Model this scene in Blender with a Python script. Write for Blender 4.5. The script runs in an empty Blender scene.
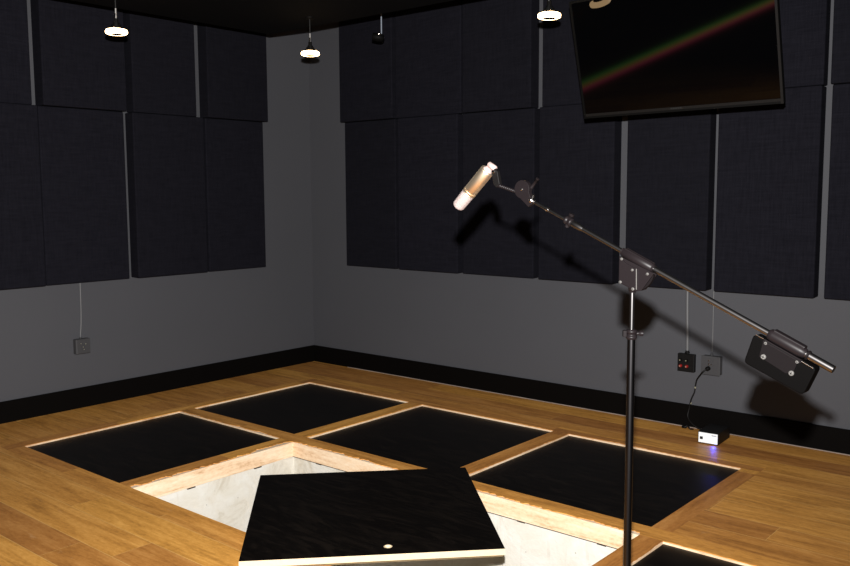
import bpy, bmesh, math, random
from mathutils import Vector, Matrix, noise
PI = math.pi
S = bpy.context.scene
C = S.collection

# ------------------------------------------------------------------ camera, light, exposure
FPX = 875.3
CAM = Vector((5.7982, -5.2889, 1.5))
CR = Vector((0.76309113, 0.64627207, -0.00493271))
CU = Vector((-0.06240322, 0.08127552, 0.99473621))
CF = Vector((-0.64327114, 0.75876656, -0.10235009))
cd = bpy.data.cameras.new('camera'); cam = bpy.data.objects.new('camera', cd); C.objects.link(cam)
cd.sensor_width = 36; cd.lens = FPX * 36 / 850; cd.clip_start = 0.05
cam.matrix_world = Matrix(((CR.x, CU.x, -CF.x, CAM.x), (CR.y, CU.y, -CF.y, CAM.y), (CR.z, CU.z, -CF.z, CAM.z), (0, 0, 0, 1)))
S.camera = cam
S.view_settings.view_transform = 'Standard'; S.view_settings.look = 'None'
S.view_settings.exposure = 0.0; S.view_settings.gamma = 1; S.view_settings.use_curve_mapping = False
w = bpy.data.worlds.new('world'); S.world = w; w.use_nodes = True
w.node_tree.nodes['Background'].inputs[0].default_value = (0.5, 0.55, 0.7, 1)
w.node_tree.nodes['Background'].inputs[1].default_value = 0.0
# the photographer's flash, on top of the camera: the only strong light in the room
fl = bpy.data.lights.new('camera_flash', 'SPOT'); fl.energy = 1680; fl.color = (1, 0.985, 0.96)
fl.shadow_soft_size = 0.022; fl.spot_size = math.radians(115); fl.spot_blend = 1.0
flo = bpy.data.objects.new('camera_flash', fl); C.objects.link(flo)
flo.location = CAM + CU * 0.2
flo.rotation_euler = (CF + CU * 0.07 - CR * 0.10).to_track_quat('-Z', 'Y').to_euler()

def ray(x, y): return CF + CR * ((x - 425) / FPX) - CU * ((y - 283) / FPX)
def at(x, y, d): return CAM + ray(x, y) * d
def at_height(x, y, z): r = ray(x, y); return CAM + r * ((z - CAM.z) / r.z)

# ------------------------------------------------------------------ materials
MATS = {}
def nt(name):
    m = bpy.data.materials.new(name); m.use_nodes = True; MATS[name] = m
    t = m.node_tree; b = t.nodes['Principled BSDF']
    return m, t, b
def N(t, typ, **k):
    n = t.nodes.new(typ)
    for a, v in k.items(): setattr(n, a, v)
    return n
def mth(t, op, a, b=None, c=None):
    n = N(t, 'ShaderNodeMath', operation=op)
    for i, v in enumerate((a, b, c)):
        if v is None: continue
        if isinstance(v, (int, float)): n.inputs[i].default_value = v
        else: t.links.new(v, n.inputs[i])
    return n.outputs[0]
def mixc(t, f, a, b, blend='MIX'):
    n = N(t, 'ShaderNodeMix', data_type='RGBA', blend_type=blend)
    for i, v in ((0, f), (6, a), (7, b)):
        if isinstance(v, (int, float)): n.inputs[i].default_value = v
        elif isinstance(v, tuple): n.inputs[i].default_value = (*v, 1) if len(v) == 3 else v
        else: t.links.new(v, n.inputs[i])
    return n.outputs[2]
def noise_n(t, vec, scale, detail=3, rough=0.5, dist=0.0):
    n = N(t, 'ShaderNodeTexNoise'); n.inputs['Scale'].default_value = scale; n.inputs['Detail'].default_value = detail
    n.inputs['Roughness'].default_value = rough; n.inputs['Distortion'].default_value = dist
    if vec is not None: t.links.new(vec, n.inputs['Vector'])
    return n.outputs[0]
def ramp(t, f, stops):
    n = N(t, 'ShaderNodeValToRGB'); e = n.color_ramp.elements
    while len(e) < len(stops): e.new(0.5)
    for el, (p, c) in zip(e, stops): el.position = p; el.color = (*c, 1) if len(c) == 3 else c
    t.links.new(f, n.inputs[0]); return n.outputs[0]
def mapv(t, vec, scale=(1, 1, 1), loc=(0, 0, 0), rot=(0, 0, 0)):
    n = N(t, 'ShaderNodeMapping'); n.inputs['Scale'].default_value = scale; n.inputs['Location'].default_value = loc
    n.inputs['Rotation'].default_value = rot
    t.links.new(vec, n.inputs['Vector']); return n.outputs[0]
def bump(t, b, h, strength, dist=0.01):
    n = N(t, 'ShaderNodeBump'); n.inputs['Strength'].default_value = strength; n.inputs['Distance'].default_value = dist
    t.links.new(h, n.inputs['Height']); t.links.new(n.outputs[0], b.inputs['Normal'])
def obj_co(t): return N(t, 'ShaderNodeTexCoord').outputs['Object']

def simple(name, col, rough=0.5, metal=0.0, spec=0.5, var=0.0, nscale=30, bmp=0.0, coat=0.0):
    m, t, b = nt(name)
    b.inputs['Base Color'].default_value = (*col, 1); b.inputs['Roughness'].default_value = rough
    b.inputs['Metallic'].default_value = metal; b.inputs['Specular IOR Level'].default_value = spec
    b.inputs['Coat Weight'].default_value = coat
    co = obj_co(t); n = noise_n(t, co, nscale, 4)
    if var: t.links.new(mixc(t, n, tuple(c * (1 - var) for c in col), tuple(c * (1 + var) for c in col)), b.inputs['Base Color'])
    if bmp: bump(t, b, n, bmp)
    return m

def wall_mat():
    m, t, b = nt('wall_paint'); co = obj_co(t)
    n = noise_n(t, co, 1.3, 3)
    t.links.new(mixc(t, n, (0.0615, 0.0620, 0.0695), (0.0690, 0.0695, 0.0780)), b.inputs['Base Color'])
    b.inputs['Roughness'].default_value = 0.65; b.inputs['Specular IOR Level'].default_value = 0.3
    bump(t, b, noise_n(t, co, 220, 2), 0.15, 0.002); return m

def fabric_mat():
    m, t, b = nt('panel_fabric'); co = obj_co(t)
    s = N(t, 'ShaderNodeSeparateXYZ'); t.links.new(co, s.inputs[0])
    a = mth(t, 'SINE', mth(t, 'MULTIPLY', s.outputs[2], 900)); c = mth(t, 'SINE', mth(t, 'MULTIPLY', mth(t, 'ADD', s.outputs[0], s.outputs[1]), 900))
    wv = mth(t, 'MULTIPLY', a, c)
    n1 = noise_n(t, mapv(t, co, (120, 120, 9)), 1.0, 3); n2 = noise_n(t, mapv(t, co, (9, 9, 120)), 1.0, 3)
    f = mth(t, 'MULTIPLY', mth(t, 'ADD', n1, n2), 0.5)
    oi = N(t, 'ShaderNodeObjectInfo').outputs['Random']
    col = mixc(t, f, (0.0022, 0.0022, 0.0036), (0.0165, 0.0160, 0.0225))
    col = mixc(t, mth(t, 'MULTIPLY', oi, 0.3), col, (0.0050, 0.0050, 0.0060))
    t.links.new(col, b.inputs['Base Color']); b.inputs['Roughness'].default_value = 0.95
    b.inputs['Specular IOR Level'].default_value = 0.04
    bump(t, b, mth(t, 'ADD', f, mth(t, 'MULTIPLY', wv, 0.2)), 0.4, 0.002); return m

def wood_mat(name, along='x', planks=False, tone=1.0, off=0.0):
    m, t, b = nt(name); co = obj_co(t)
    s = N(t, 'ShaderNodeSeparateXYZ'); t.links.new(co, s.inputs[0])
    U, V = (s.outputs[0], s.outputs[1]) if along == 'x' else (s.outputs[1], s.outputs[0])
    if name.startswith('pine'): V = mth(t, 'ADD', V, s.outputs[2])
    if planks:
        v = mth(t, 'DIVIDE', mth(t, 'ADD', V, 0.04), 0.19); row = mth(t, 'FLOOR', v); fv = mth(t, 'SUBTRACT', v, row)
        wn = N(t, 'ShaderNodeTexWhiteNoise', noise_dimensions='1D'); t.links.new(row, wn.inputs['W'])
        u = mth(t, 'ADD', mth(t, 'DIVIDE', U, 1.9), mth(t, 'MULTIPLY', wn.outputs[0], 7.3))
        bid = mth(t, 'FLOOR', u); fu = mth(t, 'SUBTRACT', u, bid)
        e = mth(t, 'LESS_THAN', mth(t, 'MINIMUM', mth(t, 'MULTIPLY', fv, 0.19), mth(t, 'MULTIPLY', mth(t, 'SUBTRACT', 1.0, fv), 0.19)), 0.0016)
        e2 = mth(t, 'LESS_THAN', mth(t, 'MULTIPLY', fu, 1.9), 0.0022)
        seam = mth(t, 'MAXIMUM', e, e2)
    else:
        row = mth(t, 'FLOOR', mth(t, 'ADD', mth(t, 'MULTIPLY', V, 2.3), off)); bid = mth(t, 'FLOOR', mth(t, 'DIVIDE', mth(t, 'ADD', U, off), 1.6))
        seam = None
    cx = N(t, 'ShaderNodeCombineXYZ'); t.links.new(row, cx.inputs[0]); t.links.new(bid, cx.inputs[1])
    wn2 = N(t, 'ShaderNodeTexWhiteNoise', noise_dimensions='2D'); t.links.new(cx.outputs[0], wn2.inputs['Vector'])
    rnd = wn2.outputs[0]
    g = N(t, 'ShaderNodeCombineXYZ')
    t.links.new(mth(t, 'ADD', mth(t, 'MULTIPLY', U, 2.2), mth(t, 'MULTIPLY', rnd, 40)), g.inputs[0])
    t.links.new(mth(t, 'MULTIPLY', V, 26), g.inputs[1]); t.links.new(mth(t, 'MULTIPLY', rnd, 9), g.inputs[2])
    g1 = noise_n(t, g.outputs[0], 1.0, 5, 0.6, 0.6)
    g2 = noise_n(t, mapv(t, g.outputs[0], (0.55, 0.3, 1)), 1.6, 3, 0.5, 0.8)
    g3 = noise_n(t, mapv(t, g.outputs[0], (11, 2.2, 1)), 1.3, 4, 0.7)
    k = mth(t, 'ADD', mth(t, 'MULTIPLY', g1, 0.42), mth(t, 'ADD', mth(t, 'MULTIPLY', g2, 0.30), mth(t, 'MULTIPLY', g3, 0.28)))
    if name.startswith('pine'):
        base = ramp(t, k, [(0.36, (0.52, 0.28, 0.13)), (0.48, (0.82, 0.58, 0.37)), (0.6, (0.92, 0.74, 0.54))])
    else:
        base = ramp(t, k, [(0.28, (0.20, 0.072, 0.010)), (0.5, (0.60, 0.262, 0.046)), (0.70, (0.88, 0.44, 0.105))])
        h = N(t, 'ShaderNodeHueSaturation'); h.inputs['Saturation'].default_value = 0.98
        t.links.new(base, h.inputs['Color']); t.links.new(mth(t, 'ADD', 0.70 * tone, mth(t, 'MULTIPLY', rnd, 0.44 * tone)), h.inputs['Value'])
        t.links.new(mth(t, 'ADD', 0.493, mth(t, 'MULTIPLY', rnd, 0.012)), h.inputs['Hue'])
        base = h.outputs[0]
        # pale dust scuffs left by foot traffic
        sc = noise_n(t, mapv(t, co, (2.2, 9, 1), (3, 1, 0), (0, 0, 0.5)), 1.6, 6, 0.75, 1.2)
        sc = ramp(t, sc, [(0.62, (0, 0, 0)), (0.78, (0.35, 0.35, 0.35))])
        base = mixc(t, sc, base, (0.80, 0.56, 0.32))
    if seam is not None: base = mixc(t, mth(t, 'MULTIPLY', seam, 0.55), base, (0.85, 0.55, 0.2))  # seams paler: flash glint on the board bevels painted into the colour
    t.links.new(base, b.inputs['Base Color'])
    b.inputs['Roughness'].default_value = 0.5 if not name.startswith('pine') else 0.7; b.inputs['Specular IOR Level'].default_value = 0.35
    hh = k if seam is None else mth(t, 'SUBTRACT', mth(t, 'MULTIPLY', k, 0.3), seam)
    bump(t, b, hh, 0.25, 0.002); return m

def hatch_mat():
    m, t, b = nt('black_laminate'); co = obj_co(t)
    n = noise_n(t, mapv(t, co, (1.2, 6, 1), rot=(0, 0, 0.4)), 2.2, 5, 0.6, 2.5)
    s = ramp(t, n, [(0.45, (0, 0, 0)), (0.75, (1, 1, 1))])
    d = ramp(t, noise_n(t, co, 95, 2), [(0.765, (0, 0, 0)), (0.79, (1, 1, 1))])
    col = mixc(t, s, (0.0018, 0.0012, 0.0009), (0.0085, 0.0060, 0.0044)); col = mixc(t, mth(t, 'MULTIPLY', d, 0.25), col, (0.16, 0.12, 0.08))
    t.links.new(col, b.inputs['Base Color']); b.inputs['Roughness'].default_value = 0.45; b.inputs['Specular IOR Level'].default_value = 0.15
    return m

def concrete_mat():
    m, t, b = nt('pale_concrete'); co = obj_co(t)
    n = noise_n(t, co, 4.0, 6, 0.65, 0.8); n2 = noise_n(t, mapv(t, co, (6, 6, 1.2)), 3, 5, 0.6); n3 = noise_n(t, co, 60, 3)
    c = ramp(t, n, [(0.3, (0.50, 0.44, 0.34)), (0.45, (0.68, 0.64, 0.56)), (0.7, (0.76, 0.745, 0.70))])
    c = mixc(t, mth(t, 'MULTIPLY', ramp(t, n2, [(0.6, (0, 0, 0)), (0.72, (1, 1, 1))]), 0.4), c, (0.48, 0.42, 0.34))
    v = N(t, 'ShaderNodeTexVoronoi'); v.inputs['Scale'].default_value = 14; t.links.new(co, v.inputs['Vector'])
    c = mixc(t, ramp(t, v.outputs[0], [(0.03, (0.7, 0.7, 0.7)), (0.06, (0, 0, 0))]), c, (0.22, 0.19, 0.15))
    t.links.new(c, b.inputs['Base Color']); b.inputs['Roughness'].default_value = 0.85
    bump(t, b, mth(t, 'ADD', n, mth(t, 'MULTIPLY', n3, 0.3)), 0.5, 0.01); return m

def screen_mat():
    m, t, b = nt('screen_glass')
    b.inputs['Base Color'].default_value = (0.0008, 0.0008, 0.001, 1); b.inputs['Roughness'].default_value = 0.02
    b.inputs['Specular IOR Level'].default_value = 0.27
    # the pixel grid under the glass scatters a lamp into a narrow arc, each colour at its own angle
    acc = b.outputs[0]
    for col, rot in (((1, 0.03, 0.25), RB[0]), ((0.55, 0.38, 0.02), RB[1]), ((0.02, 0.5, 0.10), RB[2])):
        g = N(t, 'ShaderNodeBsdfAnisotropic'); g.inputs['Color'].default_value = (*[c * RBK for c in col], 1)
        g.inputs['Roughness'].default_value = RBR; g.inputs['Anisotropy'].default_value = RBA
        d = (TVD * math.cos(rot) + TVR * math.sin(rot)) + TVN * RBT
        v = N(t, 'ShaderNodeCombineXYZ')
        for i in range(3): v.inputs[i].default_value = d[i]
        t.links.new(v.outputs[0], g.inputs['Tangent'])
        a = N(t, 'ShaderNodeAddShader'); t.links.new(acc, a.inputs[0]); t.links.new(g.outputs[0], a.inputs[1]); acc = a.outputs[0]
    t.links.new(acc, t.nodes['Material Output'].inputs[0]); return m

def emit(name, col, strength):
    m, t, b = nt(name); b.inputs['Base Color'].default_value = (0.8, 0.8, 0.8, 1)
    b.inputs['Emission Color'].default_value = (*col, 1); b.inputs['Emission Strength'].default_value = strength; return m

TVR = Vector((0.9998755, 0.01192232, 0.01033625)); TVD = Vector((0.00666577, 0.2745906, -0.96153813)); TVN = TVR.cross(-TVD) * 1.0
if TVN.y > 0: TVN = -TVN
RB = (0.2855, 0.2789, 0.2723); RBK = 0.00020; RBR = 0.22; RBA = 0.93; RBT = 0.0

wall_m = wall_mat(); fab = fabric_mat()
wood_f = wood_mat('oak_planks', 'x', True)
wood_x = wood_mat('oak_strip_lengthwise', 'x', False, 1.08, 0.3); wood_y = wood_mat('oak_strip_crosswise', 'y', False, 1.08, 0.7)
pine = wood_mat('pine', 'x'); pine_y = wood_mat('pine_crosswise', 'y'); hatch = hatch_mat(); conc = concrete_mat()
ply = simple('plywood_edge', (0.72, 0.56, 0.36), 0.7, var=0.12, nscale=60)
dark_fill = simple('dark_gap', (0.03, 0.02, 0.012), 0.9)
batten_m = simple('batten_timber_shaded', (0.15, 0.10, 0.045), 0.8, var=0.3, nscale=18)  # timber colour darkened to paint in the shade under the board's overhang
ceil_m = simple('black_ceiling_paint', (0.0055, 0.0055, 0.0060), 0.9, spec=0.04, var=0.1)
base_m = simple('black_baseboard_paint', (0.0022, 0.0017, 0.0015), 0.7, spec=0.05, var=0.1)
caulk = simple('pale_filler', (0.26, 0.21, 0.18), 0.9, spec=0.1, var=0.75, nscale=5)
screen = screen_mat()
bezel = simple('bezel_plastic', (0.0015, 0.0014, 0.0013), 0.6, spec=0.1)
bezel_lit = simple('bezel_plastic_lit', (0.007, 0.006, 0.0055), 0.55, spec=0.12)  # lighter copy of the bezel plastic, light on right side and lip painted in
black = simple('black_plastic', (0.004, 0.0035, 0.0035), 0.5, spec=0.2)
blackmetal = simple('black_enamel', (0.0045, 0.0034, 0.0037), 0.6, metal=0.0, spec=0.05, var=0.1, nscale=200)
gun = simple('gunmetal', (0.0075, 0.0056, 0.0062), 0.42, metal=0.0, spec=0.13, var=0.08, nscale=120)
tube_m = simple('dark_chrome_tube', (0.19, 0.18, 0.18), 0.29, metal=1.0, var=0.05)
pole_m = simple('black_chrome_pole', (0.055, 0.052, 0.055), 0.30, metal=1.0)
bolt_m = simple('bolt_steel', (0.10, 0.095, 0.09), 0.4, metal=0.0, spec=0.6)
chrome = simple('chrome', (0.75, 0.72, 0.7), 0.2, metal=1.0)
weight_m = simple('black_crackle_paint', (0.0013, 0.0011, 0.0011), 0.6, spec=0.03, var=0.3, nscale=400, bmp=0.1)
champ = simple('champagne_metal', (0.95, 0.78, 0.58), 0.43, metal=1.0)
pinkm = simple('pale_rose_metal', (0.42, 0.31, 0.29), 0.45, metal=0.2)
mesh_m = simple('silver_grille_mesh', (0.36, 0.29, 0.275), 0.7, metal=0.0, spec=0.2, var=0.25, nscale=900, bmp=0.5)
conduit_m = simple('grey_conduit_paint', (0.115, 0.115, 0.12), 0.45, spec=0.5)
greybox = simple('grey_box_paint', (0.050, 0.049, 0.052), 0.5, spec=0.25, var=0.08)
greyplate = simple('grey_plate', (0.052, 0.051, 0.054), 0.5, spec=0.25)
white = simple('white_front_panel', (0.92, 0.95, 0.97), 0.4)
redp = simple('red_socket', (0.28, 0.008, 0.008), 0.35)
paleg = simple('pale_metal', (0.55, 0.55, 0.42), 0.3, metal=0.7)
greyink = simple('grey_print', (0.22, 0.25, 0.30), 0.5)
glow = emit('lamp_glass', (1.0, 0.66, 0.33), 11.0)
lampblk = simple('lamp_black', (0.0025, 0.0025, 0.0025), 0.6, spec=0.08)
steel = simple('brushed_stem', (0.42, 0.40, 0.38), 0.35, metal=0.8)
stemdk = simple('dark_stem', (0.02, 0.02, 0.02), 0.6, spec=0.1)
brass = simple('warm_brass_reflector', (0.9, 0.55, 0.25), 0.3, metal=1.0)
bluel = emit('blue_indicator', (0.05, 0.07, 1.0), 25)

# ------------------------------------------------------------------ mesh helpers
class MB:
    def __init__(self): self.b = bmesh.new(); self.m = []
    def mi(self, mat):
        if mat not in self.m: self.m.append(mat)
        return self.m.index(mat)
    def add(self, verts, faces, mat, smooth=False):
        vs = [self.b.verts.new(v) for v in verts]; k = self.mi(mat)
        for f in faces:
            try: fc = self.b.faces.new([vs[i] for i in f]); fc.material_index = k; fc.smooth = smooth
            except ValueError: pass
        return self
    def box(self, p0, p1, mat):
        x0, y0, z0 = p0; x1, y1, z1 = p1
        v = [(x, y, z) for z in (z0, z1) for (x, y) in ((x0, y0), (x1, y0), (x1, y1), (x0, y1))]
        return self.add(v, [(3, 2, 1, 0), (4, 5, 6, 7), (0, 1, 5, 4), (1, 2, 6, 5), (2, 3, 7, 6), (3, 0, 4, 7)], mat)
    def obox(self, c, ax, ay, az, mat, bev=0.0):
        "box with centre c and half-axis vectors"
        c = Vector(c); ax = Vector(ax); ay = Vector(ay); az = Vector(az)
        v = [c + ax * i + ay * j + az * k for k in (-1, 1) for (i, j) in ((-1, -1), (1, -1), (1, 1), (-1, 1))]
        return self.add(v, [(3, 2, 1, 0), (4, 5, 6, 7), (0, 1, 5, 4), (1, 2, 6, 5), (2, 3, 7, 6), (3, 0, 4, 7)], mat)
    def prism(self, poly, off, mat):
        "closed polygon of points, extruded by vector off"
        n = len(poly); a = [Vector(p) for p in poly]; b = [p + off for p in a]
        f = [tuple(range(n))[::-1], tuple(range(n, 2 * n))] + [(i, (i + 1) % n, n + (i + 1) % n, n + i) for i in range(n)]
        return self.add(a + b, f, mat)
    def lathe(self, p0, axis, prof, mat, seg=24, smooth=True):
        "profile of (distance along the axis, radius)"
        p0 = Vector(p0); ax = Vector(axis).normalized(); q = ax.orthogonal().normalized(); s = ax.cross(q)
        v = []; f = []
        for d, r in prof:
            for i in range(seg):
                a = 2 * PI * i / seg; v.append(p0 + ax * d + (q * math.cos(a) + s * math.sin(a)) * max(r, 1e-5))
        for j in range(len(prof) - 1):
            for i in range(seg):
                k = (i + 1) % seg; f.append((j * seg + i, j * seg + k, (j + 1) * seg + k, (j + 1) * seg + i))
        self.add(v, f, mat, smooth)
        n = len(prof)
        self.add(v[:seg], [tuple(range(seg))[::-1]], mat); self.add(v[(n - 1) * seg:], [tuple(range(seg))], mat)
        return self
    def cyl(self, p0, p1, r, mat, seg=20, r2=None):
        p0 = Vector(p0); p1 = Vector(p1); return self.lathe(p0, p1 - p0, [(0, r), ((p1 - p0).length, r if r2 is None else r2)], mat, seg)
    def tube(self, pts, r, mat, seg=10, sub=6):
        P = [Vector(p) for p in pts]
        if len(P) > 2:
            Q = []
            for i in range(len(P) - 1):
                a = P[max(i - 1, 0)]; b = P[i]; c = P[i + 1]; d = P[min(i + 2, len(P) - 1)]
                for k in range(sub):
                    t = k / sub
                    Q.append(0.5 * ((2 * b) + (c - a) * t + (2 * a - 5 * b + 4 * c - d) * t * t + (3 * b - a - 3 * c + d) * t ** 3))
            Q.append(P[-1]); P = Q
        v = []; f = []; q = None
        for i, p in enumerate(P):
            d = (P[min(i + 1, len(P) - 1)] - P[max(i - 1, 0)]).normalized()
            q = d.orthogonal().normalized() if q is None else (q - d * q.dot(d)).normalized()
            s = d.cross(q)
            for k in range(seg):
                a = 2 * PI * k / seg; v.append(p + (q * math.cos(a) + s * math.sin(a)) * r)
        for i in range(len(P) - 1):
            for k in range(seg): f.append((i * seg + k, i * seg + (k + 1) % seg, (i + 1) * seg + (k + 1) % seg, (i + 1) * seg + k))
        f += [tuple(range(seg))[::-1], tuple(range((len(P) - 1) * seg, len(P) * seg))]
        return self.add(v, f, mat, True)
    def build(self, name, parent=None, bevel=0.0, origin=None, loc=None):
        bmesh.ops.recalc_face_normals(self.b, faces=self.b.faces)
        if origin is not None: bmesh.ops.translate(self.b, verts=self.b.verts, vec=-Vector(origin))
        me = bpy.data.meshes.new(name); self.b.to_mesh(me); self.b.free()
        for m in self.m: me.materials.append(m)
        o = bpy.data.objects.new(name, me); C.objects.link(o)
        if origin is not None: o.location = origin
        if parent is not None:
            o.parent = parent; o.matrix_parent_inverse = Matrix.Identity(4)
            w0 = Vector(origin) if origin is not None else Vector((0, 0, 0))
            o.location = w0 - WLOC.get(parent.name, Vector((0, 0, 0)))
        WLOC[o.name] = Vector(origin) if origin is not None else (Vector((0, 0, 0)))
        if bevel:
            b = o.modifiers.new('bevel', 'BEVEL'); b.width = bevel; b.segments = 2; b.limit_method = 'ANGLE'
        return o
WLOC = {}
def empty(name, loc):
    o = bpy.data.objects.new(name, None); C.objects.link(o); o.location = loc; o.empty_display_size = 0.1
    WLOC[o.name] = Vector(loc); return o
def tag(o, label=None, cat=None, group=None, kind=None):
    if label: o['label'] = label
    if cat: o['category'] = cat
    if group: o['group'] = group
    if kind: o['kind'] = kind
    return o
def struct(o): o['kind'] = 'structure'; return o

# ------------------------------------------------------------------ room shell
RX, RY, RZ = 7.8, -8.2, 3.0
struct(MB().box((-0.15, RY, -0.75), (0, 0, RZ), wall_m).build('wall_left'))
struct(MB().box((-0.15, 0, -0.75), (RX + .15, 0.15, RZ), wall_m).build('wall_right'))
struct(MB().box((RX, RY, -0.75), (RX + .15, 0, RZ), wall_m).build('wall_near'))
struct(MB().box((-0.15, RY - .15, -0.75), (RX + .15, RY, RZ), wall_m).build('wall_behind'))
struct(MB().box((-0.15, RY - .15, RZ), (RX + .15, 0.15, RZ + .1), ceil_m).build('ceiling'))
# lowered black ceiling field with a gap all round
struct(MB().box((0.716, RY + 0.7, 2.655), (RX - 0.4, -1.029, 2.72), ceil_m).build('ceiling_lowered'))
BH = 0.144
struct(MB().box((0, RY, 0), (0.018, 0, BH), base_m).build('baseboard_left', bevel=0.002))
struct(MB().box((0.018, -0.018, 0), (RX, 0, BH), base_m).build('baseboard_right', bevel=0.002))
struct(MB().box((RX - .018, RY, 0), (RX, -0.018, BH), base_m).build('baseboard_near'))
struct(MB().box((0.018, RY, 0), (RX - 0.018, RY + .018, BH), base_m).build('baseboard_behind'))
struct(MB().box((0.45, -0.0255, 0.0), (RX - .02, -0.018, 0.0045), caulk).build('trim_1'))

# ------------------------------------------------------------------ floor with the sunken pits
a0, a1, b0, b1, c0, c1, d0, d1 = 0.638, 1.700, 1.821, 2.917, 3.028, 4.110, 4.221, 5.300
u0, u1, v0, v1 = -1.731, -0.636, -2.936, -1.847
BW = 0.10
L, F = a0 - BW, v0 - BW          # outer edge of the border boards
fb = MB()
for x0, y0, x1, y1 in ((0, RY, L, 0), (L, u1 + BW, RX, 0), (c1 + BW, v1 + .112, RX, u1 + BW), (d1 + BW, F, RX, v1 + .112), (L, RY, RX, F)):
    fb.box((x0, y0, -0.09), (x1, y1, 0), wood_f)
struct(fb.build('floor'))
random.seed(4)
def rough_edge(p, q, inward, amt, seed):
    "a splintered line from p to q that wanders away from the opening"
    n = max(2, int((Vector(q) - Vector(p)).length / 0.012)); pts = []
    for i in range(n + 1):
        t = i / n; P = Vector(p).lerp(Vector(q), t); s = i * 0.012 + seed * 7.7
        k = noise.noise(Vector((s * 9, seed, 0))) * 0.6 + noise.noise(Vector((s * 40, seed, 3))) * 0.5 + noise.noise(Vector((s * 2.2, seed, 5))) * 0.7
        k = max(0.0, min(1.3, 0.35 + k)) * amt
        if i in (0, n): k = 0
        pts.append(P + Vector(inward) * k)
    return pts
NT = [1]
def strip(x0, y0, x1, y1, mat, rough=()):
    """border board: oak veneer (with torn edges towards the pits) on a pine rail"""
    NT[0] += 1
    m = MB(); T = 0.0035
    E_ = {'S': ((x0, y0, 0), (x1, y0, 0), (0, 1, 0)), 'E': ((x1, y0, 0), (x1, y1, 0), (-1, 0, 0)),
          'N': ((x1, y1, 0), (x0, y1, 0), (0, -1, 0)), 'W': ((x0, y1, 0), (x0, y0, 0), (1, 0, 0))}
    poly = []; rg = dict((r[0], r[1:]) for r in rough)
    for s in 'SENW':
        p, q, inn = E_[s]
        if s in rg:
            segs = rg[s]
            cur = [Vector(p)]
            for (t0, t1, amt, sd) in segs:
                P0 = Vector(p).lerp(Vector(q), t0); P1 = Vector(p).lerp(Vector(q), t1)
                cur += rough_edge(P0, P1, inn, amt, sd)
            poly += cur
        else: poly.append(Vector(p))
    cl = []
    for pnt in poly:
        if not cl or (pnt - cl[-1]).length > 1e-5: cl.append(pnt)
    m.prism([p - Vector((0, 0, T)) for p in cl], Vector((0, 0, T)), mat)
    m.box((x0, y0, -0.092), (x1, y1, -T), pine if mat is wood_x else pine_y)
    return struct(m.build('trim_%d' % NT[0]))
fr = lambda v, a, b: (v - a) / (b - a)
strip(L, F, a0, u1 + BW, wood_y, [('E', (fr(v0, F, u1 + BW), fr(v1, F, u1 + BW), .008, 1), (fr(u0, F, u1 + BW), fr(u1, F, u1 + BW), .008, 2))])
X0, X1 = a0, c1 + BW
strip(X0, u1, X1, u1 + BW, wood_x, [('S', (fr(a0, X0, X1), fr(a1, X0, X1), .010, 3), (fr(b0, X0, X1), fr(b1, X0, X1), .012, 4), (fr(c0, X0, X1), fr(c1, X0, X1), .012, 5))])
strip(c1, u0, c1 + BW, u1, wood_y)
strip(X0, v1, X1, u0, wood_x, [('S', (fr(a0, X0, X1), fr(a1, X0, X1), .020, 6), (fr(b0, X0, X1), fr(c1, X0, X1), .034, 7))])
strip(a1, u0, b0, u1, wood_y, [('E', (0.0, 1.0, .014, 8))])
strip(a1, v0, b0, v1, wood_y, [('E', (0.0, 1.0, .050, 9))])
strip(b1, u0, c0, u1, wood_y, [('E', (0.0, 1.0, .010, 10))])
strip(c1, v0, d0, v1, wood_y, [('E', (0.0, 1.0, .008, 11))])
strip(c1 + BW, v1, d1 + BW, v1 + .112, wood_x, [('S', (0.02, 1.0, .008, 12))])
strip(X0, F, d1 + BW, v0, wood_x)
strip(d1, v0, d1 + BW, v1, wood_y)
# walls and bottom of the open pit
pz = -0.70; g = 0.012
pw = MB()
pw.box((b0 - .1, v1 + g, pz), (c1 + .1, v1 + .08, -0.093), conc).box((b0 - .1, v0 - .08, pz), (c1 + .1, v0 - g, -0.093), conc)
pw.box((b0 - .08, v0 - g, pz), (b0 - g, v1 + g, -0.093), conc).box((c1 + g, v0 - g, pz), (c1 + .08, v1 + g, -0.093), conc)
struct(pw.build('wall_pit')); struct(MB().box((b0 - .08, v0 - .08, pz - .05), (c1 + .08, v1 + .08, pz), conc).build('floor_pit'))
# dark packing shims under the rail
sh = MB()
for x in (2.02, 2.34, 3.2, 3.46, 3.9): sh.box((x, v1 + .002, -0.100), (x + .045, v1 + g + .001, -0.091), dark_fill)
for y in (-2.14, -2.60): sh.box((b0 - g - .001, y, -0.100), (b0 - .002, y + .05, -0.091), dark_fill)
sh.box((b0 - g, v1 + 0.001, -.096), (c1, v1 + g, -.0925), dark_fill)  # continuous dark strip in the joint under the rail
struct(sh.build('trim_%d' % (NT[0] + 1)))

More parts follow.
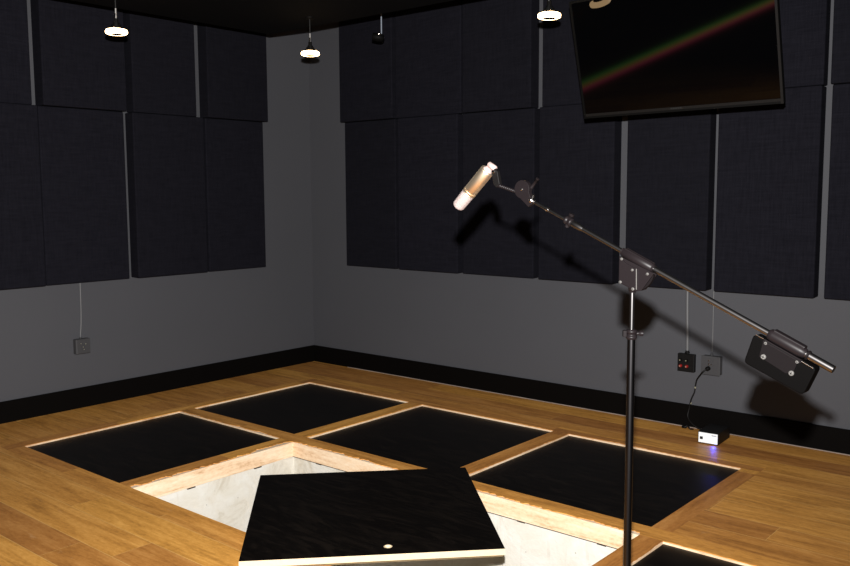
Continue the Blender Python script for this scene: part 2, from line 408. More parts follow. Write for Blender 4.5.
# ------------------------------------------------------------------ black hatch boards
HT = 0.028
def hatch_board(x0, y0, x1, y1, label):
    z1 = -0.012; cx, cy = (x0 + x1) / 2, (y0 + y1) / 2; q = 0.002
    e = empty('floor_hatch', (cx, cy, z1 - HT)); tag(e, label, 'floor hatch', 'black hatch boards lying in the floor')
    MB().box((x0 + q, y0 + q, z1 - HT), (x1 - q, y1 - q, z1 - .0015), ply).build('plywood_board', e, origin=(cx, cy, z1 - HT))
    MB().box((x0 + q, y0 + q, z1 - .0015), (x1 - q, y1 - q, z1), hatch).build('black_facing', e, origin=(cx, cy, z1))
    return e
hatch_board(a0, v0, a1, v1, 'black floor hatch lying flush at far left, nearest the left wall outlet')
hatch_board(a0, u0, a1, u1, 'black floor hatch lying flush in the corner of the two walls, farthest back')
hatch_board(b0, u0, b1, u1, 'black floor hatch lying flush in the middle of the back row, behind the loose board')
hatch_board(c0, u0, c1, u1, 'black floor hatch lying flush before the small power box, crossed by the stand pole')
hatch_board(d0, v0, d1, v1, 'black floor hatch at the bottom right edge of the picture, right of the stand pole')
# small ledgers that carry the hatches
for nm, (x0, y0, x1, y1) in enumerate(((a0, v0, a1, v1), (a0, u0, a1, u1), (b0, u0, b1, u1), (c0, u0, c1, u1), (d0, v0, d1, v1))):
    lg = MB(); zt = -0.012 - HT
    lg.box((x0, y0, -0.092), (x1, y0 + .03, zt), pine).box((x0, y1 - .03, -0.092), (x1, y1, zt), pine)
    lg.box((x0, y0 + .03, -0.092), (x0 + .03, y1 - .03, zt), pine).box((x1 - .03, y0 + .03, -0.092), (x1, y1 - .03, zt), pine)
    struct(lg.build('trim_%d' % (NT[0] + 2 + nm)))

# the loose board lying askew over the open pit
ang = math.atan2(0.778, 0.743); LC = Vector((3.042, -2.453, 0)); HS = 0.5385
ea = Vector((math.cos(ang), math.sin(ang), 0)); eb = Vector((math.sin(ang), -math.cos(ang), 0))   # along back edge; towards viewer
def lp(a, b, z): return LC + ea * a + eb * b + Vector((0, 0, z))
e = empty('loose_floor_hatch', LC); tag(e, 'loose black floor hatch with finger hole lying askew over the open white pit', 'floor hatch')
zt = 0.045; zb = 0.017
# finger hole position
hr = ray(388, 546.3); hp = CAM + hr * ((zt - CAM.z) / hr.z); ha = (hp - LC).dot(ea); hb = (hp - LC).dot(eb); HR = 0.0135
def holed(m, z0, z1, mat, sidemat):
    seg = 48; vo = []; vi = []
    for i in range(seg):
        a = 2 * PI * (i + .5) / seg; c, s = math.cos(a), math.sin(a); vi.append((ha + HR * c, hb + HR * s))
        # outward ray to square
        t = min(((HS if c > 0 else -HS) - ha) / c, ((HS if s > 0 else -HS) - hb) / s); vo.append([ha + t * c, hb + t * s])
    for cx_, cy_ in ((1, 1), (1, -1), (-1, 1), (-1, -1)):
        k = min(range(seg), key=lambda i: (vo[i][0] - cx_ * HS) ** 2 + (vo[i][1] - cy_ * HS) ** 2); vo[k] = [cx_ * HS, cy_ * HS]
    V = [lp(*p, z0) for p in vo] + [lp(*p, z1) for p in vo] + [lp(*p, z0) for p in vi] + [lp(*p, z1) for p in vi]
    n = seg; top = []; sd = []; ins = []
    for i in range(n):
        k = (i + 1) % n
        top += [(n + i, n + k, 3 * n + k, 3 * n + i), (i, 2 * n + i, 2 * n + k, k)]; sd.append((i, k, n + k, n + i)); ins.append((2 * n + i, 3 * n + i, 3 * n + k, 2 * n + k))
    m.add(V, top, mat); m.add(V, sd + ins, sidemat); return m
holed(MB(), zb, zt - .0012, ply, ply).build('plywood_board', e, origin=tuple(LC))
o = holed(MB(), zt - .0012, zt, hatch, hatch); o.build('black_facing', e, origin=tuple(LC))
hm = MB(); hc = lp(ha, hb, 0)
hm.lathe(hc + Vector((0, 0, zb)), (0, 0, 1), [(0, HR - .0005), (0, HR + .0045), (zt - zb + .0004, HR + .0045), (zt - zb + .0004, HR - .0008), (0, HR - .0008)], ply, 32)
tag(hm.build('finger_hole', e, origin=tuple(LC)), 'bare pale wood rim of the round finger hole')
for bb, nm in ((HS - .045, 0), (-HS + .045, 1)):
    MB().obox(lp(0, bb, zb / 2), ea * (HS - .004), eb * .022, Vector((0, 0, zb / 2 - .0002)), batten_m).build('batten', e, origin=tuple(LC))

# ------------------------------------------------------------------ acoustic panels
def panel(p0, p1, label, group):
    c = tuple((a + b) / 2 for a, b in zip(p0, p1))
    o = MB().box(p0, p1, fab).build('acoustic_panel', bevel=0.008, origin=c); o.modifiers['bevel'].segments = 3
    tag(o, label, 'acoustic panel', group); return o
ZB, ZT, ZU = 0.893, 2.087, 2.965
GL = 'dark fabric panels on the left wall'; GR = 'dark fabric panels on the right wall'
for y0, y1, t, lb in ((-3.12, -2.486, .105, 'dark fabric panel cut by the left picture edge, lower row of left wall'),
                      (-2.472, -1.853, .082, 'lower dark fabric panel directly above the grey outlet on the left wall'),
                      (-1.796, -1.190, .105, 'lower dark fabric panel of left wall, second from the room corner'),
                      (-1.158, -0.592, .082, 'lower dark fabric panel of left wall, nearest the bare corner')):
    panel((0.0005, y0, ZB), (t, y1, ZT - .003), lb, GL)
for y0, y1, t, lb in ((-3.13, -2.508, .080, 'upper dark fabric panel cut by the top left corner of the picture'),
                      (-2.452, -1.845, .120, 'upper dark fabric panel behind the leftmost glowing pendant lamp'),
                      (-1.782, -1.246, .100, 'upper dark fabric panel of left wall, right of the leftmost pendant lamp'),
                      (-1.152, -0.566, .120, 'upper dark fabric panel of left wall, nearest the bare corner')):
    panel((0.0005, y0, ZT), (t, y1, ZU), lb, GL)
for x0, x1, t, lb in ((0.515, 1.083, .085, 'lower dark fabric panel of right wall, nearest the bare corner'),
                      (1.122, 1.720, .100, 'lower dark fabric panel of right wall, second from corner, left of the microphone'),
                      (1.758, 2.390, .085, 'lower dark fabric panel directly behind the microphone'),
                      (2.443, 3.021, .105, 'lower dark fabric panel behind the middle of the thin boom arm'),
                      (3.110, 3.658, .100, 'lower dark fabric panel under the screen, right of the stand pivot head'),
                      (3.705, 4.288, .095, 'wide lower dark fabric panel above the conduits, right of the screen edge'),
                      (4.338, 4.940, .080, 'lower dark fabric panel cut by the right picture edge')):
    panel((x0, -t, ZB), (x1, -0.0005, ZT - .003), lb, GR)
for x0, x1, t, lb in ((0.496, 1.083, .120, 'upper dark fabric panel of right wall, nearest corner, behind the unlit spotlight'),
                      (1.090, 1.741, .085, 'upper dark fabric panel of right wall, second from the corner'),
                      (1.774, 2.374, .110, 'upper dark fabric panel of right wall, left of the rightmost pendant lamp'),
                      (2.448, 3.050, .080, 'upper dark fabric panel behind the left edge of the black screen'),
                      (3.090, 3.670, .080, 'upper dark fabric panel hidden behind the middle of the black screen'),
                      (3.705, 4.292, .085, 'upper dark fabric panel directly right of the black screen'),
                      (4.332, 4.940, .100, 'upper dark fabric panel cut by the top right corner of the picture')):
    if 'hidden' in lb: continue
    panel((x0, -t, ZT), (x1, -0.0005, ZU), lb, GR)

# ------------------------------------------------------------------ wall screen
W_ = 1.1024
BL = Vector((3.22188, -0.83461, 1.91688))
HH = W_ * 0.586
def tv(a, d, n): return BL + TVR * a - TVD * (HH - d) * 1.0 + TVN * n if False else BL + TVR * a - TVD * d + TVN * n
# a: along from left; d: up from the bottom; n: towards viewer
def tvbox(m, a0_, a1_, d0_, d1_, n0, n1, mat):
    return m.obox(tv((a0_ + a1_) / 2, (d0_ + d1_) / 2, (n0 + n1) / 2), TVR * (a1_ - a0_) / 2, TVD * (d1_ - d0_) / 2, TVN * (n1 - n0) / 2, mat)
org = tv(W_ / 2, HH / 2, -0.03)
e = empty('television', org); tag(e, 'large black flat screen tilted down, hung from the ceiling before the right wall', 'television')
tvbox(MB(), 0, W_, 0.0, HH, -0.035, -0.004, bezel).build('housing', e, bevel=.004, origin=org)
tvbox(MB(), .25, W_ - .25, .12, .5, -0.075, -0.035, bezel).build('rear_bulge', e, bevel=.006, origin=org)
tvbox(MB(), 0.012, W_ - 0.012, 0.026, HH - .012, -0.004, 0.0, screen).build('screen', e, origin=org)
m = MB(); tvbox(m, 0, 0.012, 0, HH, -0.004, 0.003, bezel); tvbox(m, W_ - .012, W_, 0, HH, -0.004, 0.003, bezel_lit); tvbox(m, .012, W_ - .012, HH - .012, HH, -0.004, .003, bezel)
m.build('bezel', e, origin=org)
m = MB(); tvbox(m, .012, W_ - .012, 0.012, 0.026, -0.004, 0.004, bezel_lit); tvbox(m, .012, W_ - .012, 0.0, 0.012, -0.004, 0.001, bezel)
lo = m.build('lower_lip', e, origin=org)
m = MB()
for i in range(5): tvbox(m, W_ / 2 - .03 + i * .013, W_ / 2 - .021 + i * .013, .0155, .0225, .004, .0045, stemdk)
m.build('logo', lo, origin=org)
tq = org - TVN * .075
m = MB(); m.cyl((tq.x, tq.y - .02, tq.z), (tq.x, tq.y - .02, 2.65), .02, blackmetal); m.box((tq.x - .07, tq.y - .30, 2.645), (tq.x + .07, tq.y + .03, 2.6548), blackmetal)
m.build('ceiling_bracket', e, origin=org)

# ------------------------------------------------------------------ pendant lamps
def pendant(x, y, z, label, first=[None]):
    if first[0] is None:
        e = empty('pendant_lamp', (x, y, z)); o = Vector((x, y, z)); R = .061
        d = MB(); d.lathe(o - Vector((0, 0, .014)), (0, 0, 1), [(0, R * .78), (.004, R * .95), (.010, R), (.018, R), (.024, R * .95), (.028, R * .8), (.031, R * .35)], glow, 40)
        d.build('glass_disc', e, origin=tuple(o))
        d = MB(); d.lathe(o - Vector((0, 0, .0165)), (0, 0, 1), [(0, R * .35), (.004, R * .7), (.0065, R * .74)], lampblk, 32); d.build('lower_cap', e, origin=tuple(o))
        d = MB(); d.lathe(o + Vector((0, 0, .016)), (0, 0, 1), [(0, .036), (.010, .036), (.010, .027), (.022, .027), (.022, .019), (.034, .019), (.034, .012), (.058, .012)], lampblk, 28, False)
        d.build('heat_sink', e, origin=tuple(o))
        d = MB(); d.cyl(o + Vector((0.0, 0, .074)), o + Vector((0, 0, .13)), .006, steel, 12); st = d.build('stem', e, origin=tuple(o))
        # bright rod in front of the tiers
        d = MB(); q = Vector((0.024, -0.029, 0)); d.cyl(o + q + Vector((0, 0, .020)), o + q * .25 + Vector((0, 0, .10)), .0035, chrome, 10); d.build('tension_rod', e, origin=tuple(o))
        d = MB(); d.cyl(o + Vector((0, 0, .13)), (x, y, 2.6545), .0035, stemdk, 10); d.build('suspension_tube', e, origin=tuple(o))
        d = MB(); d.lathe((x, y, 2.642), (0, 0, 1), [(0, .012), (.002, .03), (.0125, .032)], lampblk, 24); d.build('ceiling_rose', e, origin=tuple(o))
        first[0] = e
    else:
        s = first[0]; e = s.copy(); C.objects.link(e); e.location = (x, y, z)
        for ch in s.children:
            c = ch.copy(); C.objects.link(c); c.parent = e
    tag(e, label, 'pendant lamp', 'glowing disc pendant lamps'); return e
pendant(*at_height(116.5, 31.9, 2.42), 'leftmost glowing white disc pendant lamp, against the left wall panels')
pendant(*at_height(310.3, 53.6, 2.42), 'glowing white disc pendant lamp hanging in front of the bare room corner')
pendant(*at_height(549.2, 15.8, 2.42), 'glowing white disc pendant lamp beside the upper left corner of the screen')
# unlit swivel spot
ux, uy, uz = 2.14, -1.38, 2.43
sp = at(379.5, 37.5, 6.2); ux, uy, uz = sp
e = empty('ceiling_spotlight', (ux, uy, uz)); tag(e, 'small unlit black spotlight on a short stem near the ceiling', 'spotlight'); o = Vector((ux, uy, uz)); og = tuple(o)
MB().cyl(o + CR * .014 + Vector((0, 0, .0)), Vector((ux, uy, 2.9995)) + Vector((CR.x, CR.y, 0)) * .014, .0050, greyink, 12).build('stem', e, origin=og)
ax = (-CR * .9 + Vector((0, 0, .12)) - CF * .1).normalized()
MB().lathe(o - ax * .022, ax, [(-.01, .015), (0, .027), (.03, .030), (.070, .026), (.073, .021)], lampblk, 24).build('lamp_head', e, origin=og)
MB().lathe(o + CU * .020 - CF * .02, ax, [(-.012, .004), (-.01, .008), (.014, .008), (.016, .004)], chrome, 14).build('reflector', e, origin=og)
MB().lathe(o + CR * .014 - CF * .0, CR, [(-.008, .007), (.010, .007), (.011, .004), (.022, .004)], gun, 14).build('swivel', e, origin=og)

# ------------------------------------------------------------------ conduits, outlets, power box
def conduit(pts, r, label):
    o = Vector(pts[0]); m = MB(); m.tube(pts, r, conduit_m, 12); c = m.build('cable_conduit', origin=tuple(o)); tag(c, label, 'conduit'); return c
conduit([(3.512, -.009, .478), (3.510, -.009, .6), (3.505, -.009, .75), (3.503, -.009, .8925)], .010, 'grey conduit running up the wall from the black socket plate with red terminals')
conduit([(3.673, -.005, .50), (3.673, -.005, .63), (3.672, -.005, .78), (3.672, -.005, .8925)], .0042, 'thin grey conduit running up the wall from the grey outlet with the black plug')
conduit([(.006, -2.196, .892), (.006, -2.197, .75), (.006, -2.199, .66), (.007, -2.204, .58), (.007, -2.210, .53), (.007, -2.211, .501)], .0055, 'thin grey conduit running down the left wall to the outlet')
def screw(m, p, n, r, mat=chrome):
    m.lathe(p, n, [(0, r), (.0015, r), (.0025, r * .6)], mat, 12)
# black speaker plate
P = Vector((3.5125, 0, .417)); e = empty('speaker_terminal_plate', P); tag(e, 'square black wall plate with two red terminals, left of the grey outlet', 'socket plate', )
MB().box((P.x - .055, -.032, P.z - .058), (P.x + .055, -.0005, P.z + .056), black).build('plate', e, bevel=.002, origin=tuple(P))
for dx, dz, mt, nm in ((-.032, .016, black, 'black_terminal'), (.008, .016, black, 'black_terminal'), (-.032, -.022, redp, 'red_terminal'), (.009, -.022, redp, 'red_terminal')):
    q = P + Vector((dx, -.032, dz)); m = MB(); m.lathe(q, (0, -1, 0), [(0, .0095), (.010, .0095), (.012, .007), (.016, .007)], mt, 18)
    t_ = m.build(nm, e, origin=tuple(P)); m = MB(); m.lathe(q + Vector((0, -.016, 0)), (0, -1, 0), [(0, .004), (.003, .004)], paleg, 12); m.build('pin', t_, origin=tuple(P))
m = MB(); m.lathe(P + Vector((0, -.009, .0605)), (0, 0, 1), [(0, .016), (.006, .016), (.006, .012), (.016, .012)], black, 16); m.build('conduit_fitting', e, origin=tuple(P))
def screws4(e, P, dx, dz, y):
    m = MB()
    for i in (-1, 1):
        for j in (-1, 1): screw(m, P + Vector((i * dx, y, j * dz)), (0, -1, 0), .0028, paleg)
    m.build('plate_screw', e, origin=tuple(P))
# grey surface outlet right
P = Vector((3.682, 0, .422)); e = empty('wall_outlet', P); tag(e, 'grey surface-mounted outlet on the right wall with black plug in it', 'outlet')
MB().box((P.x - .058, -.045, P.z - .058), (P.x + .058, -.0005, P.z + .058), greybox).build('back_box', e, bevel=.006, origin=tuple(P))
MB().box((P.x - .060, -.052, P.z - .060), (P.x + .060, -.045, P.z + .060), greyplate).build('cover_plate', e, bevel=.003, origin=tuple(P))
m = MB(); m.box((P.x - .020, -.0535, P.z - .004), (P.x + .018, -.052, P.z + .042), greybox)
for dx, dz in ((-.010, .030), (.006, .008), (-.008, .013), (-.010, .004), (-.009, -.020)): screw(m, P + Vector((dx, -.0535, dz)), (0, -1, 0), .0042, chrome)
m.build('socket', e, origin=tuple(P))
m = MB(); m.lathe(P + Vector((-.010, -.009, .0585)), (0, 0, 1), [(0, .010), (.006, .010), (.006, .007), (.014, .007)], greybox, 14); m.build('conduit_fitting', e, origin=tuple(P))
# left outlet
P = Vector((0, -2.213, .441)); e = empty('wall_outlet', P); tag(e, 'small grey surface-mounted outlet low on the left wall', 'outlet')
MB().box((.0005, P.y - .053, P.z - .053), (.042, P.y + .053, P.z + .053), greybox).build('back_box', e, bevel=.005, origin=tuple(P))
MB().box((.042, P.y - .050, P.z - .050), (.048, P.y + .050, P.z + .050), greyplate).build('cover_plate', e, bevel=.003, origin=tuple(P))
m = MB()
for dy, dz in ((-.018, .022), (.016, .016), (-.004, -.004), (.002, -.022)): screw(m, P + Vector((.048, dy, dz)), (1, 0, 0), .0035, paleg)
m.box((.048, P.y - .016, P.z - .030), (.0495, P.y + .016, P.z + .008), greybox); m.build('socket', e, origin=tuple(P))
m = MB(); m.lathe(P + Vector((.008, 0, .0535)), (0, 0, 1), [(0, .009), (.007, .009)], greybox, 14); m.build('conduit_fitting', e, origin=tuple(P))

# power box on the floor
q0 = Vector((3.728, -.3235, 0)); q1 = Vector((3.850, -.316, 0)); fx = (q1 - q0).normalized(); W2 = (q1 - q0).length; fy = Vector((-fx.y, fx.x, 0)); D2 = .215; H2 = .070
def bxp(m, a0_, a1_, d0_, d1_, z0, z1, mat): return m.obox(q0 + fx * (a0_ + a1_) / 2 + fy * (d0_ + d1_) / 2 + Vector((0, 0, (z0 + z1) / 2)), fx * (a1_ - a0_) / 2, fy * (d1_ - d0_) / 2, Vector((0, 0, (z1 - z0) / 2)), mat)
e = empty('power_box', q0 + fx * W2 / 2 + fy * D2 / 2); tag(e, 'small black electronics box with white front panel on the floor by the baseboard', 'electronics box'); og = tuple(e.location)
bxp(MB(), 0, W2, .003, D2, .004, H2 + .004, black).build('case', e, bevel=.002, origin=og)
fp = bxp(MB(), .004, W2 - .005, 0, .003, .008, H2 - .001, white).build('front_panel', e, origin=og)
bxp(MB(), .013, .030, -.004, 0, .028, .044, black).build('rocker_switch', fp, origin=og)
m = MB()
for i in range(7): bxp(m, .082 + i * .0042, .085 + i * .0042, -.0004, 0, .054, .060, greyink)
m.build('printed_text', fp, origin=og)
m = MB(); lq = q0 + fx * (W2 - .024) + Vector((0, 0, .019)); m.lathe(lq, -fy, [(0, .004), (.003, .004), (.005, .002)], bluel, 12); tag(m.build('indicator_light', fp, origin=og), 'blue indicator light')
m = MB()
for a_ in (.012, W2 - .012):
    for d_ in (.015, D2 - .015):
        m = MB(); m.lathe(q0 + fx * a_ + fy * d_, (0, 0, 1), [(0, .007), (.004, .008)], black, 12); m.build('rubber_foot', e, origin=og)
bl = bpy.data.lights.new('indicator_glow', 'SPOT'); bl.energy = 0.45; bl.color = (0.03, 0.05, 1.0); bl.shadow_soft_size = .003; bl.spot_size = math.radians(120); bl.spot_blend = 1
blo = bpy.data.objects.new('indicator_glow', bl); C.objects.link(blo); blo.location = lq - fy * .010; blo.rotation_euler = (-fy - Vector((0, 0, .55))).to_track_quat('-Z', 'Y').to_euler()

# black cable from outlet to the box
bk = q0 + fx * .03 + fy * (D2 + .02) + Vector((0, 0, .03))
pts = [(3.668, -.075, .402), (3.650, -.085, .385), (3.628, -.075, .36), (3.600, -.055, .325), (3.588, -.045, .29), (3.583, -.05, .24), (3.565, -.055, .19), (3.552, -.05, .13), (3.548, -.06, .08),
       (3.580, -.075, .045), (3.625, -.08, .022), (3.68, -.078, .012), (3.712, -.085, .022), tuple(q0 + fx * .022 + fy * (D2 + .004) + Vector((0, 0, .030)))]
m = MB(); m.tube(pts, .0045, black, 10); cb = m.build('power_cable', origin=(3.55, -.07, 0)); tag(cb, 'thin black power cable hanging from the grey outlet to the small box', 'cable')
m = MB(); m.lathe((3.672, -.0535, .405), (-.15, -1, -.15), [(0, .014), (.018, .014), (.022, .010), (.028, .006)], black, 16); m.build('plug', cb, origin=(3.55, -.07, 0))
m = MB(); m.tube([(3.520, -.070, .006), (3.535, -.085, .012), (3.555, -.075, .022), (3.575, -.085, .010), (3.59, -.068, .006)], .0048, black, 8)
m.lathe((3.517, -.068, .010), (1, -.2, .1), [(0, .008), (.025, .009), (.032, .005)], black, 12)
tag(m.build('cable_end', origin=(3.55, -.07, 0)), 'short black cable end with connector curled on the floor by the baseboard', 'cable')
for i_, (px_, pz_) in enumerate(((3.586, .27), (3.560, .165))):
    m = MB(); m.cyl((px_, -.0505, pz_ - .004), (px_ + .003, -.0505, pz_ + .006), .0056, paleg, 10); m.build('cable_tie', cb, origin=(3.55, -.07, 0))

# ------------------------------------------------------------------ boom microphone stand
A = at(533.5, 201.6, 2.62); B = at(833.6, 369.6, 2.07)
ex = (B - A).normalized(); en = ex.cross(Vector((0, 0, 1))).normalized()      # en: horizontal normal of the boom's plane
if en.dot(CAM - A) < 0: en = -en
ew = en.cross(ex); ew = ew if ew.z < 0 else -ew
def bp(x, y, off=0.0):
    r = ray(x, y); t = (A + en * off - CAM).dot(en) / r.dot(en); return CAM + r * t
def on_ax(x, y):
    p = bp(x, y); return A + ex * (p - A).dot(ex)
J = bp(632.3, 291)
base = Vector((J.x, J.y, 0)); root = empty('microphone_stand', base); og = tuple(base)
tag(root, 'tall black chrome boom microphone stand with round pivot plates and counterweight', 'microphone stand')
def P_(m, name, parent=root, bevel=0.0): return m.build(name, parent, bevel, origin=og)
Z = Vector((0, 0, 1))
zc = bp(627.5, 333).z
P_(MB().lathe(base, Z, [(0, .215), (.006, .225), (.014, .225), (.022, .205), (.034, .06), (.05, .034), (.075, .030), (.085, .020)], blackmetal, 48), 'base')
P_(MB().cyl(base + Z * .06, (J.x, J.y, zc), .0110, pole_m, 28), 'lower_pole')
P_(MB().cyl((J.x, J.y, zc), (J.x, J.y, J.z + .02), .0062, tube_m, 24), 'upper_pole')
c0_ = Vector((J.x, J.y, zc)); m = MB(); m.lathe(c0_ - Z * .016, Z, [(0, .0125), (.004, .0155), (.010, .0155), (.0105, .0135), (.017, .0135), (.0175, .0155), (.025, .0155), (.028, .009)], gun, 24)
cl = P_(m, 'pole_clutch'); side = Vector((CR.x, CR.y, 0)).normalized()
P_(MB().lathe(c0_ + side * .012, side, [(0, .005), (.010, .005), (.011, .007), (.020, .007)], gun, 14), 'clutch_screw', cl)
P_(MB().obox(c0_ - side * .019, side * .005, Vector((-side.y, side.x, 0)) * .007, Z * .009, gun), 'clutch_lug', cl, .0015)
# boom tubes
aJ0, aJ1 = on_ax(623.8, 250.8), on_ax(653.5, 267.5); aC0, aC1 = on_ax(769.5, 334), on_ax(806, 354.5)
coup = on_ax(572.8, 223.2)
P_(MB().lathe(A, ex, [(-.004, .0045), (.002, .0050), ((coup - A).length, .0050)], tube_m, 20), 'thin_boom_tube')
P_(MB().cyl(coup, aJ0 + ex * .01, .0068, tube_m, 24), 'front_boom_tube')
P_(MB().cyl(aJ1 - ex * .01, aC0 + ex * .01, .0080, tube_m, 24), 'rear_boom_tube')
m = MB(); m.cyl(aC1 - ex * .01, B, .0098, tube_m, 28); m.lathe(B - ex * .002, ex, [(0, .0098), (.003, .0090), (.003, .0075), (-.01, .0072)], tube_m, 28); P_(m, 'tail_tube')
# coupling with lock ring
m = MB(); m.lathe(coup - ex * .030, ex, [(0, .006), (.003, .0115), (.010, .0130), (.012, .0100), (.018, .0100), (.019, .0125), (.026, .0125), (.028, .0090)], gun, 28)
cp = P_(m, 'boom_coupling')
P_(MB().lathe(coup - ex * .002, ex, [(0, .0085), (.010, .0100), (.030, .0095), (.040, .0070)], tube_m, 24), 'tube_ferrule', cp)
P_(MB().lathe(coup - ex * .014 - ew * .008, -ew, [(0, .005), (.008, .005), (.008, .0085), (.016, .0085)], gun, 12), 'lock_screw', cp)
P_(MB().lathe(coup - ex * .014 + ew * .008, ew, [(0, .0065), (.010, .0065)], gun, 12), 'lock_nut', cp)
P_(MB().lathe(on_ax(546, 208.6), ex, [(0, .0062), (.006, .0068), (.010, .0062)], chrome, 18), 'thin_collar', cp)
# pivot head: clamp sleeve over the tube, ribbed side plates, round cam plate
def rib_sleeve(p, q, r, nrib=0):
    m = MB(); Ln = (q - p).length
    m.lathe(p, ex, [(0, r * .75), (.003, r), (Ln - .003, r), (Ln, r * .75)], gun, 28); return m
hd = P_(rib_sleeve(aJ0, aJ1, .0135), 'pivot_sleeve')
mid = (aJ0 + aJ1) / 2; LJ = (aJ1 - aJ0).length
for o_ in (-.0105, .0105):
    P_(MB().obox(mid - ew * .0125 + en * o_ * .55, ex * LJ * .46, en * .0022, ew * .0016, gun), 'sleeve_rib', hd)
for o_, k in ((.0155, 1), (.0185, 1)):
    P_(MB().obox(mid + ew * (o_ - .003) + en * .0115, ex * LJ * .48, en * .0015, ew * .0011, tube_m), 'sleeve_rib', hd)
for sgn, nm in ((1, 'front'), (-1, 'rear')):
    o_ = sgn * .0115
    pl = [bp(*c, .012) - en * .012 for c in ((619.5, 256), (619.0, 282.5), (636.5, 291.5), (641.5, 290.5), (654, 273.5), (650, 271.5))]
    P_(MB().prism([p + en * (o_ - .0025) for p in pl], en * .005, gun), 'side_plate', hd, .0008)
for o_ in (.0135,): P_(MB().obox(mid + ew * (o_ - .0015) + en * .0112, ex * LJ * .46, en * .0010, ew * .0009, lampblk), 'rib_gap_shade', hd)  # solid black strip painting the shade between the sleeve ribs
# raised front cheek
pl = [bp(*c, .018) - en * .018 for c in ((619.3, 258), (619.0, 282.3), (636.3, 290.5), (636.3, 269.2), (627, 264))]
P_(MB().prism([p + en * .014 for p in pl], en * .004, gun), 'front_cheek', hd, .0008)
P_(MB().obox((bp(636.5, 269, .018) + bp(636.5, 289.5, .018)) / 2 + en * .0005, (bp(636.5, 289.5) - bp(636.5, 269)) / 2, ex * .0009, en * .0009, bolt_m), 'cheek_edge', hd)
# round cam plate
cc = bp(636, 272)
arc = [bp(639.5, 291.2)]
R_ = 18.6
arc = [bp(636 + R_ * math.cos(a), 272.5 + R_ * math.sin(a)) for a in [math.radians(d) for d in range(8, 88, 8)]]
P_(MB().prism([p - en * .006 for p in arc + [bp(630, 285), bp(634, 262)]], en * .012, blackmetal), 'cam_plate', hd, .0008)
def bolt(p, r, parent, mat=chrome, h=.004):
    m = MB(); m.lathe(p, en, [(0, r), (h * .7, r), (h, r * .7)], mat, 16)
    m.obox(p + en * (h + .0002), ex * r * .6, ew * r * .12, en * .0003, black); m.obox(p + en * (h + .0002), ew * r * .6, ex * r * .12, en * .0003, black)
    return P_(m, 'bolt', parent)
for x, y, r, off in ((621.8, 259, .0038, .018), (647.6, 274, .0038, .014), (632.5, 270, .0036, .018), (620.5, 282, .0040, .018), (633, 289, .0042, .018), (641, 288.3, .0040, .008)):
    bolt(bp(x, y, off), r, hd, bolt_m)
for p_ in (aJ0 - ex * .001, aJ1 + ex * .001): P_(MB().lathe(p_ - ex * .003, ex, [(0, .0105), (.006, .0105)], gun, 24), 'end_ring', hd)
P_(MB().lathe((J.x, J.y, J.z - .004), Z, [(0, .0095), (.006, .0095), (.006, .0110), (.02, .0110)], gun, 20), 'pole_socket', hd)
# counterweight
cw_c = [(754.6, 333.6), (744.3, 362.2), (803.6, 395.2), (817.3, 368.2)]
pc = [bp(*c) for c in cw_c]
def rounded(pts, r, seg=5):
    out = []; n = len(pts)
    for i in range(n):
        p, c, q = pts[i - 1], pts[i], pts[(i + 1) % n]; a = (p - c).normalized(); b = (q - c).normalized()
        P0 = c + a * r; P1 = c + b * r
        for k in range(seg + 1):
            t = k / seg; out.append((P0 * (1 - t) ** 2 + c * 2 * t * (1 - t) + P1 * t * t))
    return out
cwt = P_(MB().prism([p - en * .030 for p in rounded(pc, .012)], en * .036, weight_m), 'counterweight', root, .003)
# bright rubbed edge along the top of the block
pe = [bp(*c) for c in ((757, 334.5), (764.5, 338.6))]; pe2 = [bp(*c) for c in ((802.5, 361.2), (814, 368))]
for q in (pe, pe2): P_(MB().cyl(q[0] + en * .005, q[1] + en * .005, .0013, chrome, 8), 'worn_edge', cwt)
clp = P_(MB().prism([bp(*c) + en * .006 for c in ((764.5, 341), (760.5, 356), (787, 373), (794.5, 372.5), (800.5, 358))], en * .004, blackmetal), 'clamp_plate', cwt, .0008)
m = MB(); Lc = (aC1 - aC0).length
m.lathe(aC0 - ex * .002, ex, [(0, .0105), (.004, .0145), (.012, .0155), (Lc - .014, .0155), (Lc - .002, .0125), (Lc + .002, .0105)], gun, 32); cs = P_(m, 'clamp_sleeve', cwt)
P_(MB().obox((aC0 + aC1) / 2 - ew * .012, ex * Lc * .43, en * .011, ew * .0055, gun), 'sleeve_crown', cwt, .003)
for k, of in ((.0155, .012), (.0205, .012)):
    P_(MB().obox((aC0 + aC1) / 2 + ew * k + en * of, ex * Lc * .52, en * .0022, ew * .0013, gun), 'sleeve_rib', cwt)
P_(MB().obox((aC0 + aC1) / 2 + ew * .018 + en * .012, ex * Lc * .50, en * .0012, ew * .0012, lampblk), 'rib_gap_shade', cwt)  # black strip in place of the dark shade between the clamp ribs
for x, y in ((763.6, 356.8), (791.5, 373.2)): bolt(bp(x, y, .010), .0065, cwt, bolt_m, .005)
for x, y in ((766, 343.2), (797.4, 361.8)): bolt(bp(x, y, .010), .0042, cwt, bolt_m, .005)
P_(MB().lathe(aC1 + ex * .003, ex, [(0, .0125), (.004, .0125), (.006, .0105)], blackmetal, 28), 'end_ring', cwt)
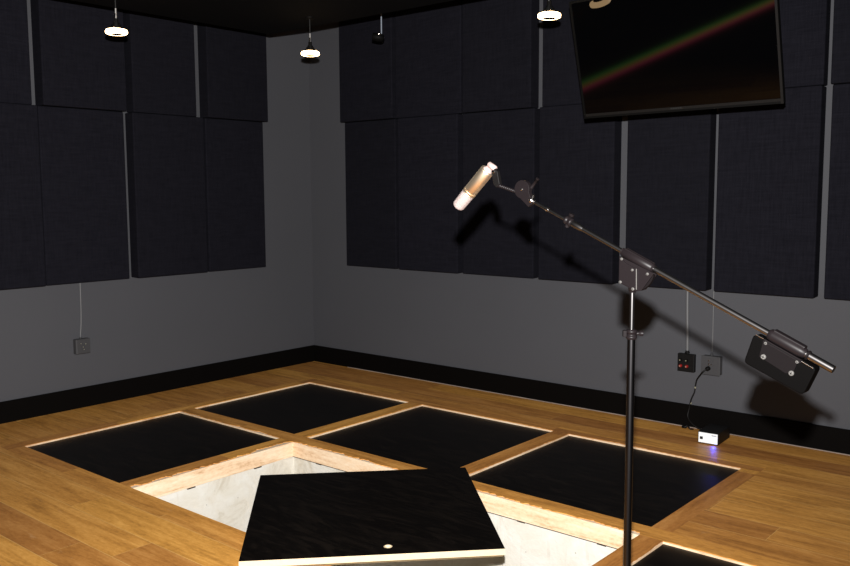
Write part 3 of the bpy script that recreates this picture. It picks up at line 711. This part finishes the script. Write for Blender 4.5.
# head swivel at the far end: round friction disc with a lever
dc = bp(523.2, 189.3); m = MB(); RD = .0275
tip = bp(531.6, 205.2); tl = bp(527, 203.5)
ring = []
vtip = (tip - dc); 
u_ = vtip.normalized(); s_ = en.cross(u_)
for d in range(38, 323, 12): ring.append(dc + (u_ * math.cos(math.radians(d)) + s_ * math.sin(math.radians(d))) * RD)
ring += [tip - s_ * .0085, tip + s_ * .0085] if (ring[-1] - (tip - s_ * .0085)).length < (ring[-1] - (tip + s_ * .0085)).length else [tip + s_ * .0085, tip - s_ * .0085]
sw = P_(MB().prism([p - en * .008 for p in ring], en * .016, gun), 'swivel_disc', root, .001)
bolt(dc + en * .008, .0042, sw, chrome)
lv0, lv1 = bp(531.5, 187.5), bp(537.5, 179)
P_(MB().lathe(lv0, lv1 - lv0, [(0, .0055), (.006, .0048), ((lv1 - lv0).length - .003, .0042), ((lv1 - lv0).length - .003, .0055), ((lv1 - lv0).length + .002, .0055)], gun, 16), 'lever', sw)
P_(MB().cyl(dc + (lv0 - dc) * .5 - en * .004, lv0, .006, gun, 14), 'lever_boss', sw)
m = MB(); m.lathe(A - ex * .014, ex, [(0, .006), (.003, .0095), (.010, .0095), (.012, .006), (.018, .006)], chrome, 18); P_(m, 'tube_socket', sw)
P_(MB().lathe(bp(532.5, 197.5) , -ew, [(0, .004), (.008, .004)], chrome, 12), 'socket_screw', sw)
# ribbed threaded stem between disc and microphone clip
s0, s1 = bp(515.8, 191.5), bp(499.5, 185.8); Ls = (s1 - s0).length; prof = []
n_ = 9
for i in range(n_):
    t0 = Ls * i / n_; prof += [(t0, .0038), (t0 + Ls / n_ * .3, .0056), (t0 + Ls / n_ * .7, .0056), (t0 + Ls / n_ * .95, .0038)]
P_(MB().lathe(s0, s1 - s0, prof, gun, 14, False), 'threaded_stem', sw)

# ------------------------------------------------------------------ microphone
t_ = bp(487.8, 170.0); b_ = bp(457.6, 206.9); mx = (b_ - t_).normalized(); ML = (b_ - t_).length
rm = bp(470.0, 192.0); Lb = (rm - t_).dot(mx)
mo = tuple(t_); e = empty('microphone', t_); tag(e, 'champagne gold studio condenser microphone hanging at the end of the boom', 'microphone')
R1 = .0222
MB().lathe(t_, mx, [(0, R1 * .82), (.0015, R1 * .97), (.004, R1), (Lb - .008, R1), (Lb - .007, R1 * .96), (Lb - .003, R1 * .96)], champ, 40).build('body', e, origin=mo)
MB().lathe(t_ + mx * (Lb - .004), mx, [(0, R1 * 1.02), (.005, R1 * 1.04), (.0052, R1 * .98), (.0075, R1 * .98), (.0077, R1 * 1.02), (.010, R1 * 1.0)], champ, 40).build('ring', e, origin=mo)
MB().lathe(t_ + mx * (Lb + .005), mx, [(0, R1 * .97), (ML - Lb - .014, R1 * .93), (ML - Lb - .009, R1 * .85), (ML - Lb - .006, R1 * .70)], mesh_m, 40).build('grille', e, origin=mo)
# connector and clip at the top
cA, cB = bp(488.8, 163.8), bp(495.2, 168.6)
MB().lathe(cA, cB - cA, [(0, .006), (.002, .0085), ((cB - cA).length, .0085), ((cB - cA).length + .003, .006)], pinkm, 20).build('connector_ring', e, origin=mo)
MB().lathe(t_ - mx * .010, mx, [(0, .010), (.004, .012), (.011, .0165)], pinkm, 24).build('top_cap', e, origin=mo)
k1, k2, k3, k4 = (bp(494.0, 169.5), bp(497.2, 171.5), bp(500.0, 184.5), bp(496.0, 187.2))
MB().prism([p - en * .007 for p in (bp(492.6, 171.5), bp(495.2, 167.2), bp(498.6, 171.5), bp(500.8, 184.0), bp(497.2, 187.6), bp(494.6, 184.2))], en * .014, black).build('clip', e, bevel=.002, origin=mo)
MB().lathe(bp(494.8, 171.6) - en * .010, en, [(0, .0065), (.018, .0065), (.020, .005)], chrome, 18).build('clip_screw', e, origin=mo)
MB().cyl(bp(497.4, 185.6), bp(500.2, 186.0), .0055, gun, 14).build('stem_nut', e, origin=mo)
